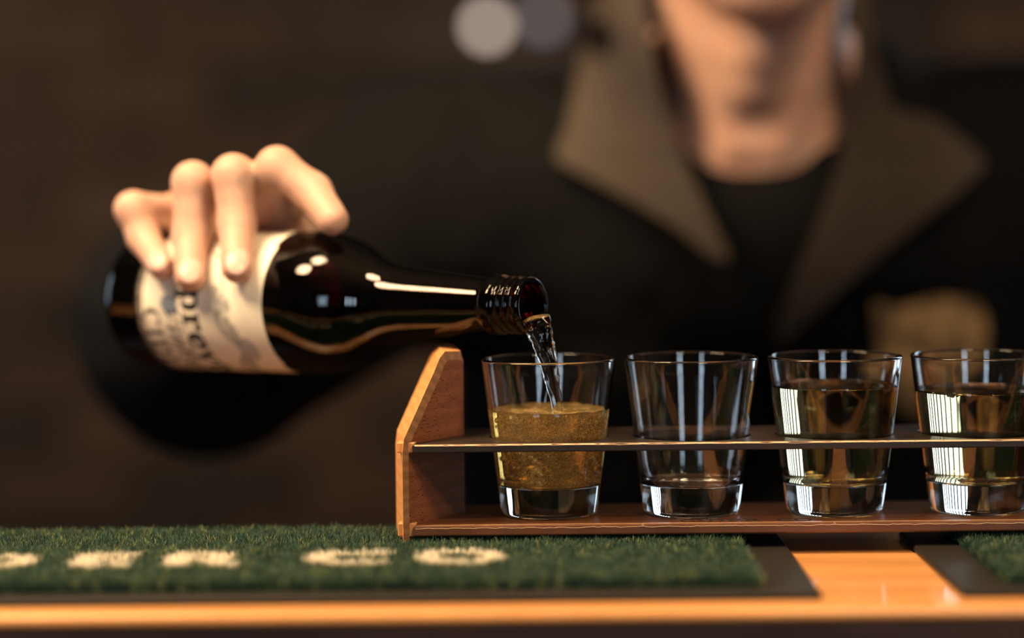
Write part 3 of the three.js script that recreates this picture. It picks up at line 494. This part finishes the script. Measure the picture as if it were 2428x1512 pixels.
// ------------------------------------------------------------ the bartender
{
  const person = thing('person', 'bartender in a black jacket with wide brown collar pouring from the bottle', 'person');
  // depth at which the ray through a pixel reaches the bottle's body grown by r
  const hit = (px, py, r) => {
    const o = camera.position, d = at(px, py, 1).sub(o), w = o.clone().sub(MOUTH), R = BR + r;
    const dp = d.clone().addScaledVector(AX, -d.dot(AX)), wp = w.clone().addScaledVector(AX, -w.dot(AX)), a = dp.dot(dp), b = dp.dot(wp), c = wp.dot(wp) - R * R, q = b * b - a * c;
    return q < 0 ? -b / a : (-b - Math.sqrt(q)) / a;
  };
  const J = (px, py, d) => at(px, py, d);
  // fingers of the pouring hand: tip, DIP, PIP and MCP joints
  const F = {};
  const finger = (n, tip, dip, pip, mcp, r, more) => { const dt = hit(...tip, r - 0.0008), dd = Math.min(hit(...dip, r), dt + 0.016), dpp = dd + more[0];
    F[n] = { tip: J(...tip, dt), dip: J(...dip, dd), pip: J(...pip, dpp), mcp: J(...mcp, dpp + more[1]), r }; };
  finger('middle', [563, 634], [561, 530], [553, 416], [600, 462], 0.0094, [0.004, 0.040]);
  finger('ring', [451, 655], [452, 560], [457, 432], [535, 486], 0.0092, [0.003, 0.038]);
  finger('pinky', [383, 632], [341, 565], [315, 496], [455, 512], 0.0081, [0.003, 0.030]);
  finger('index', [789, 521], [742, 456], [657, 398], [655, 470], 0.0094, [0.006, 0.036]);
  const WR = J(640, 600, 1.375), EL = J(490, 770, 1.53), SR = J(1090, 470, 1.67);
  const hand = [], S = 0.004;
  for (const n of ['index', 'middle', 'ring', 'pinky']) { const f = F[n], r = f.r;
    hand.push([f.tip, f.dip, r * 0.84, r * 0.97, S], [f.dip, f.pip, r * 0.98, r * 1.06, S], [f.pip, f.mcp, r * 1.10, r * 1.2, S]);
    hand.push([f.mcp, WR.clone().lerp(f.mcp, 0.12), r * 1.35, 0.019, 0.014]); }
  for (const [a, b] of [['index', 'middle'], ['middle', 'ring'], ['ring', 'pinky']]) hand.push([F[a].mcp, F[b].mcp, 0.0115, 0.011, 0.01]);
  const T0 = WR.clone().lerp(F.index.mcp, 0.25).add(V(0.012, -0.006, 0.0)), T1 = J(735, 640, 1.290), T2 = J(770, 690, 1.262), T3 = J(760, 750, 1.2515);
  hand.push([T0, T1, 0.016, 0.0125, 0.012], [T1, T2, 0.0118, 0.0108, 0.004], [T2, T3, 0.0106, 0.0088, 0.004]);
  hand.push([WR, EL, 0.027, 0.042, 0.02]);
  // head, neck and chest
  const N0 = J(1790, 400, 1.60), N1 = J(1782, 40, 1.525), HC = J(1785, -395, 1.49), CH = J(1812, -75, 1.415);
  const mid = (a, b, t = 0.5) => a.clone().lerp(b, t);
  const jawR = J(1655, -210, 1.49), jawL = J(1925, -210, 1.49), brow = HC.clone().add(V(0, 0.012, 0.035));
  const head = [
    [HC.clone().add(V(0, 0.02, -0.02)), HC.clone().add(V(0, -0.01, 0.015)), 0.088, 0.078, 0.03], [HC.clone().add(V(0, -0.02, 0.02)), mid(HC, CH, 0.8), 0.066, 0.04, 0.03],
    [jawR, CH, 0.028, 0.021, 0.03], [jawL, CH, 0.028, 0.021, 0.03], [CH, CH, 0.024, 0.024, 0.02], [brow.clone().add(V(-0.03, 0, 0.02)), brow.clone().add(V(0.03, 0, 0.02)), 0.02, 0.02, 0.02],
    [HC.clone().add(V(0, -0.005, 0.088)), HC.clone().add(V(0.002, -0.042, 0.108)), 0.007, 0.012, 0.014], [HC.clone().add(V(-0.018, -0.068, 0.092)), HC.clone().add(V(0.022, -0.068, 0.092)), 0.0085, 0.0085, 0.008], [HC.clone().add(V(-0.015, -0.078, 0.09)), HC.clone().add(V(0.019, -0.078, 0.09)), 0.0085, 0.0085, 0.004],
    [HC.clone().add(V(-0.082, -0.02, -0.005)), HC.clone().add(V(-0.084, 0.02, -0.012)), 0.009, 0.012, 0.01], [HC.clone().add(V(0.082, -0.02, -0.005)), HC.clone().add(V(0.084, 0.02, -0.012)), 0.009, 0.012, 0.01],
    [N1, N0, 0.057, 0.064, 0.03], [J(1610, -60, 1.50), J(1745, 330, 1.515), 0.015, 0.010, 0.02], [J(1935, -60, 1.50), J(1840, 330, 1.515), 0.015, 0.010, 0.02], [J(1792, 130, 1.475), J(1795, 190, 1.487), 0.012, 0.012, 0.025],
    [J(1600, 250, 1.60), J(1700, 400, 1.575), 0.05, 0.05, 0.03], [J(1985, 250, 1.60), J(1890, 400, 1.575), 0.05, 0.05, 0.03], [J(1720, 520, 1.64), J(1870, 520, 1.64), 0.09, 0.09, 0.04],
  ];
  const SL = J(2400, 430, 1.68), HIP = V(0.15, -0.22, -0.80), side = (p, dx) => p.clone().add(V(dx, 0, 0));
  const chest = J(1785, 640, 1.735), belly = J(1760, 1120, 1.86), KR = V(0.05, -0.66, -0.76), KL = V(0.25, -0.66, -0.76), AR = V(0.05, -1.06, -0.84), AL = V(0.25, -1.06, -0.84);
  const ELL = V(0.345, -0.12, -0.66), WRL = V(0.33, -0.33, -0.5);
  const trunk = (g) => [[side(chest, -0.09), side(belly, -0.085), 0.122 + g, 0.112 + g, 0.06], [side(chest, 0.09), side(belly, 0.085), 0.122 + g, 0.112 + g, 0.06], [side(belly, -0.08), side(HIP, -0.07), 0.112 + g, 0.115 + g, 0.06], [side(belly, 0.08), side(HIP, 0.07), 0.112 + g, 0.115 + g, 0.06],
    [SR, mid(N0, chest, 0.25), 0.062 + g, 0.07 + g, 0.05], [SL, mid(N0, chest, 0.25), 0.062 + g, 0.07 + g, 0.05], [N0, chest, 0.07 + g, 0.1 + g, 0.05]];
  const leftHand = []; for (const k of [0, 1, 2, 3]) { const a = WRL.clone().add(V(-0.03 + k * 0.02, -0.07, 0.03)), l = [0.07, 0.085, 0.08, 0.06][k]; leftHand.push([WRL, a, 0.02, 0.011, 0.008], [a, a.clone().add(V(0, -l * 0.6, 0.012)), 0.0095, 0.009, 0.004], [a.clone().add(V(0, -l * 0.6, 0.012)), a.clone().add(V(0, -l, -0.005)), 0.009, 0.008, 0.004]); }
  leftHand.push([WRL.clone().add(V(-0.02, -0.02, 0.01)), WRL.clone().add(V(-0.055, -0.06, 0.025)), 0.013, 0.0105, 0.006], [WRL.clone().add(V(-0.055, -0.06, 0.025)), WRL.clone().add(V(-0.052, -0.09, 0.03)), 0.0105, 0.0085, 0.006], [WRL, ELL, 0.027, 0.04, 0.02]);
  const inner = [...trunk(-0.036), [SR, EL, 0.048, 0.042, 0.03], [EL, WR, 0.042, 0.027, 0.02], [SL, ELL, 0.048, 0.04, 0.03], [ELL, WRL, 0.04, 0.027, 0.02], [side(HIP, -0.09), KR, 0.085, 0.055, 0.03], [KR, AR, 0.055, 0.038, 0.03], [side(HIP, 0.09), KL, 0.085, 0.055, 0.03], [KL, AL, 0.055, 0.038, 0.03],
    [AR, AR.clone().add(V(-0.01, -0.02, 0.16)), 0.036, 0.028, 0.03], [AL, AL.clone().add(V(0.01, -0.02, 0.16)), 0.036, 0.028, 0.03]];
  const allPts = [HIP, KR, KL, AR, AL, SR, SL, EL, ELL, WR, WRL, chest, belly, N0];
  const headF = flesh(head), handF = flesh(hand), leftF = flesh(leftHand), innerF = flesh(inner);
  const gBody = skin(innerF, ...bounds(allPts, 0.2), 0.013);
  const gHead = skin(headF, ...bounds(head.flatMap((b) => [b[0], b[1]]), 0.11), 0.005);
  const handPts = [...Object.values(F).flatMap((f) => [f.tip, f.dip, f.pip, f.mcp]), WR, T2];
  const gHand = skin(handF, ...bounds(handPts, 0.03), 0.0019);
  const gLeft = skin(leftF, ...bounds(leftHand.flatMap((b) => [b[0], b[1]]).filter((p) => p.y < -0.2), 0.03), 0.003);
  const body = mergeGeometries([gBody, gHead, gHand, gLeft]); metreUV(body, 'x', 'y');
  mesh('body', body, M.skin, person);
  // nails
  for (const n of ['middle', 'ring', 'pinky']) { const f = F[n], along = f.tip.clone().sub(f.dip).normalize(), eye = camera.position.clone().sub(f.tip).normalize(); let out = eye.addScaledVector(along, -eye.dot(along)).normalize();
    if (n === 'pinky') out = out.add(V(-0.2, 0.15, 0)).normalize();
    const g = new THREE.SphereGeometry(1, 24, 14).scale(f.r * 0.66, f.r * 0.92, f.r * 0.3), mtx = new THREE.Matrix4().makeBasis(out.clone().cross(along).negate(), along, out);
    g.applyMatrix4(mtx.setPosition(f.tip.clone().addScaledVector(out, f.r * 0.66).addScaledVector(along, f.r * 0.12))); mesh('fingernail', g, M.nail, person); }
  { const f = F.middle, a = f.pip.clone().lerp(f.mcp, 0.12), dir = f.mcp.clone().sub(f.pip).normalize(), g = new THREE.TorusGeometry(f.r * 1.17, 0.0012, 12, 48); g.applyQuaternion(new THREE.Quaternion().setFromUnitVectors(V(0, 0, 1), dir)).translate(a.x, a.y, a.z); mesh('finger_ring', g, M.gold, person).userData.label = 'thin gold ring on the middle finger'; }
  // eyes and hair, above the picture
  const faceZ = (dx, dy) => { let z = HC.z + 0.14; for (let k = 0; k < 60; k++) { const d = headF(HC.x + dx, HC.y + dy, z); if (d < 0.0003) break; z -= d * 0.8; } return z; };
  const ball = (name, dx, dy, dz, rx, ry, rz, m, label, tilt = 0) => { const q = mesh(name, new THREE.SphereGeometry(1, 24, 16).scale(rx, ry, rz).rotateZ(tilt).translate(HC.x + dx, HC.y + dy, faceZ(dx, dy) + dz), m, person); if (label) q.userData.label = label; };
  const lip = std({ color: lin(0.42, 0.19, 0.15), roughness: 0.45 });
  for (const sd of [-1, 1]) { const dx = 0.002 + sd * 0.033;
    ball('eye', dx, -0.004, -0.003, 0.015, 0.0075, 0.007, M.eye, 'white of the eye'); ball('iris', dx, -0.004, 0.0025, 0.0055, 0.0055, 0.0028, M.hair, 'dark iris');
    ball('eyelid', dx, 0.003, -0.001, 0.0165, 0.005, 0.006, M.skin); ball('eyebrow', dx, 0.019, -0.001, 0.019, 0.0035, 0.005, M.hair, 'dark eyebrow', -sd * 0.12); }
  ball('lip', 0.003, -0.069, -0.001, 0.023, 0.0042, 0.006, lip, 'upper lip'); ball('lip', 0.003, -0.0775, -0.001, 0.021, 0.0052, 0.006, lip, 'lower lip');
  const nz = faceZ(0.002, -0.03); mesh('nose', skin(flesh([[V(HC.x + 0.002, HC.y + 0.006, nz - 0.004), V(HC.x + 0.002, HC.y - 0.038, nz + 0.014), 0.007, 0.009, 0.01], [V(HC.x - 0.010, HC.y - 0.040, nz + 0.001), V(HC.x + 0.014, HC.y - 0.040, nz + 0.001), 0.008, 0.008, 0.01]]), ...bounds([V(HC.x, HC.y - 0.02, nz)], 0.045), 0.002), M.skin, person);
  const hairF = (x, y, z) => Math.max(headF(x, y, z) - 0.012, -(Math.hypot((x - HC.x) * 0.9, y - HC.y + 0.06, (z - HC.z - 0.09)) - 0.115), HC.y - 0.03 - y);
  mesh('hair', skin(hairF, ...bounds([HC], 0.13), 0.006), M.hair, person).userData.label = 'short dark hair';
  // t-shirt: torso grown a little, cut at a round neckline
  const shirtF0 = flesh([...trunk(-0.006), [J(1600, 250, 1.60), J(1700, 400, 1.575), 0.055, 0.056, 0.03], [J(1985, 250, 1.60), J(1890, 400, 1.575), 0.055, 0.056, 0.03], [J(1720, 520, 1.64), J(1870, 520, 1.64), 0.096, 0.096, 0.04]]);
  const pxOf = (x, y, z) => { const p = V(x, y, z).applyMatrix4(camera.matrixWorldInverse); return [WIDE / 2 - p.x / p.z * FOCAL, HIGH / 2 + p.y / p.z * FOCAL, -p.z]; };
  camera.matrixWorldInverse.copy(camera.matrixWorld).invert();
  const NL = J(1795, 150, 1.56); // centre of the neck opening
  const shirtF = (x, y, z) => Math.max(shirtF0(x, y, z), 0.06 * (1 - Math.hypot((x - NL.x) / 0.073, (y - NL.y) / 0.0587)));
  mesh('t_shirt', skin(shirtF, ...bounds([SR, SL, chest, belly, HIP, N0], 0.16), 0.009), M.cotton, person);
  // jacket: thicker torso and sleeves, open down the front
  const jackF0 = flesh([...trunk(0.014), [SR, EL, 0.082, 0.074, 0.05], [EL, WR.clone().lerp(EL, 0.12), 0.074, 0.05, 0.04], [SL, ELL, 0.07, 0.062, 0.05], [ELL, WRL.clone().lerp(ELL, 0.1), 0.065, 0.045, 0.04]]);
  const vee = (x, y, z) => { const t = clamp((NL.y + 0.03 - y) / 0.30, -0.3, 1.2), half = lerp(0.085, 0.012, t); return z > chest.z - 0.02 ? Math.abs(x - NL.x - 0.004) - half : 1; }; // gap between the fronts
  const cuff = WR.clone().lerp(EL, 0.1), cd = EL.clone().sub(WR).normalize();
  const jackF = (x, y, z) => { const wr = (x - cuff.x) * cd.x + (y - cuff.y) * cd.y + (z - cuff.z) * cd.z; let d = Math.max(jackF0(x, y, z), -vee(x, y, z));
    d += 0.0035 * noise.noise(x * 16, y * 16, z * 16) + 0.0015 * noise.noise(x * 45, y * 45, z * 45);
    if (Math.hypot(x - WR.x, y - WR.y, z - WR.z) < 0.13) d = Math.max(d, -wr); return Math.max(d, 0.074 - Math.hypot(x - N1.x, (y - N1.y) * 0.35, z - N1.z)); };
  mesh('jacket', skin(jackF, ...bounds(allPts.filter((p) => p.y > -0.4), 0.2), 0.009), M.jacket, person).userData.label = 'black long-sleeved jacket';
  mesh('trousers', skin(flesh([[side(HIP, -0.07), side(HIP, 0.07), 0.125, 0.125, 0.04], [side(HIP, -0.09), KR, 0.1, 0.07, 0.04], [KR, AR, 0.07, 0.058, 0.03], [side(HIP, 0.09), KL, 0.1, 0.07, 0.04], [KL, AL, 0.07, 0.058, 0.03]]), ...bounds([HIP, KR, KL, AR, AL], 0.17), 0.014), M.trousers, person);
  for (const a of [AR, AL]) mesh('shoe', skin(flesh([[a, a.clone().add(V(0, -0.02, 0.17)), 0.045, 0.036, 0.03]]), ...bounds([a, a.clone().add(V(0, -0.02, 0.17))], 0.06), 0.007), M.leather, person);
  // collar leaves and chest patches: outlines laid on the jacket, with their own thickness
  const support = flesh([...trunk(0.016), [N0, N1, 0.083, 0.076, 0.03], [SR, EL, 0.084, 0.074, 0.05], [SL, ELL, 0.075, 0.065, 0.05]]);
  const march = (px, py, lift) => { const o = camera.position, d = at(px, py, 1).sub(o); let t = 1.2, best = 1e3, bt = 1.6; for (let k = 0; k < 90; k++) { const s = support(o.x + d.x * t, o.y + d.y * t, o.z + d.z * t) - lift; if (s < best) { best = s; bt = t; } if (s < 0.0004 || t > 1.9) break; t += Math.max(s, 0.0002) * 0.9; } return bt; };
  function leaf(outline, lift, thick, n = 26, smoothing = 1) {
    const curve = new THREE.CatmullRomCurve3(outline.map(([x, y]) => V(x, y, 0)), true, 'catmullrom', 0.25).getPoints(outline.length * 8), sh = curve.map((p) => new THREE.Vector2(p.x, p.y));
    const b = new THREE.Box2().setFromPoints(sh), st = Math.max(b.max.x - b.min.x, b.max.y - b.min.y) / n, inside = (x, y) => { let c = false; for (let i = 0, j = sh.length - 1; i < sh.length; j = i++) if ((sh[i].y > y) !== (sh[j].y > y) && x < (sh[j].x - sh[i].x) * (y - sh[i].y) / (sh[j].y - sh[i].y) + sh[i].x) c = !c; return c; };
    // constrained outline plus interior columns: triangulate in strips by clipping cells
    const shape = new THREE.Shape(sh.slice(0, -1)), flat = new THREE.ShapeGeometry(shape); let g0 = flat;
    for (let k = 0; k < 3; k++) { const p = g0.toNonIndexed().attributes.position, out = []; for (let i = 0; i < p.count; i += 3) { const q = [0, 1, 2].map((m) => V(p.getX(i + m), p.getY(i + m), 0)), ms = [0, 1, 2].map((m) => q[m].clone().lerp(q[(m + 1) % 3], 0.5)); for (const tr of [[q[0], ms[0], ms[2]], [ms[0], q[1], ms[1]], [ms[2], ms[1], q[2]], [ms[0], ms[1], ms[2]]]) for (const v of tr) out.push(v.x, v.y, 0); }
      const g = new THREE.BufferGeometry(); g.setAttribute('position', new THREE.Float32BufferAttribute(out, 3)); g0 = mergeVertices(g, 0.01); }
    const p = g0.attributes.position, ix = Array.from(g0.index.array), N = p.count, pos = [], uv = [];
    for (const l of [lift + thick, lift]) for (let i = 0; i < N; i++) { const t = march(p.getX(i), p.getY(i), l), q = at(p.getX(i), p.getY(i), t); pos.push(q.x, q.y, q.z); uv.push(q.x, q.y); }
    const edge = new Map(); for (let i = 0; i < ix.length; i += 3) for (const [a, c] of [[ix[i], ix[i + 1]], [ix[i + 1], ix[i + 2]], [ix[i + 2], ix[i]]]) { const key = c + '_' + a; edge.has(key) ? edge.delete(key) : edge.set(a + '_' + c, [a, c]); }
    const idx = []; for (let i = 0; i < ix.length; i += 3) { idx.push(ix[i], ix[i + 2], ix[i + 1], ix[i] + N, ix[i + 1] + N, ix[i + 2] + N); } for (const [a, c] of edge.values()) idx.push(a, c, a + N, c, c + N, a + N);
    const g = new THREE.BufferGeometry(); g.setAttribute('position', new THREE.Float32BufferAttribute(pos, 3)); g.setAttribute('uv', new THREE.Float32BufferAttribute(uv, 2)); g.setIndex(idx); const q = g.toNonIndexed(); q.computeVertexNormals(); return mergeVertices(q);
  }
  mesh('collar', leaf([[1385, -60], [1500, -80], [1535, 60], [1565, 220], [1600, 330], [1665, 470], [1730, 610], [1690, 610], [1590, 530], [1450, 450], [1318, 375], [1345, 290], [1375, 120]], 0.006, 0.006), M.collar, person).userData.label = 'wide brown collar leaf';
  mesh('collar', leaf([[2010, -40], [2050, -40], [2075, 110], [2115, 250], [2215, 280], [2335, 385], [2240, 480], [2100, 590], [1990, 690], [1858, 815], [1836, 780], [1900, 620], [1960, 470], [2000, 320], [2030, 120]], 0.006, 0.006), M.collar, person).userData.label = 'wide brown collar leaf';
  const patchMap = (a, b, z) => dataMap(128, 128, (u, v) => { const n = smooth(-0.15, 0.25, tileNoise(u, v, 5, 5, z) + 0.4 * tileNoise(u, v, 18, 18, z + 3)); return a.map((c, k) => lerp(c, b[k], n)); }, true, 9, 9);
  mesh('pocket_flap', leaf([[2030, 600], [2140, 565], [2280, 560], [2305, 620], [2290, 680], [2150, 682], [2040, 675]], 0.004, 0.007), M.jacket, person);
  mesh('chest_patch', leaf([[2075, 715], [2130, 730], [2230, 705], [2320, 720], [2340, 800], [2300, 900], [2180, 980], [2120, 950], [2085, 850]], 0.004, 0.004), std({ map: patchMap([104, 84, 58], [178, 142, 94], 6), roughness: 0.8 }), person).userData.label = 'tan mottled embroidered patch';
}

renderer.render(scene, camera);
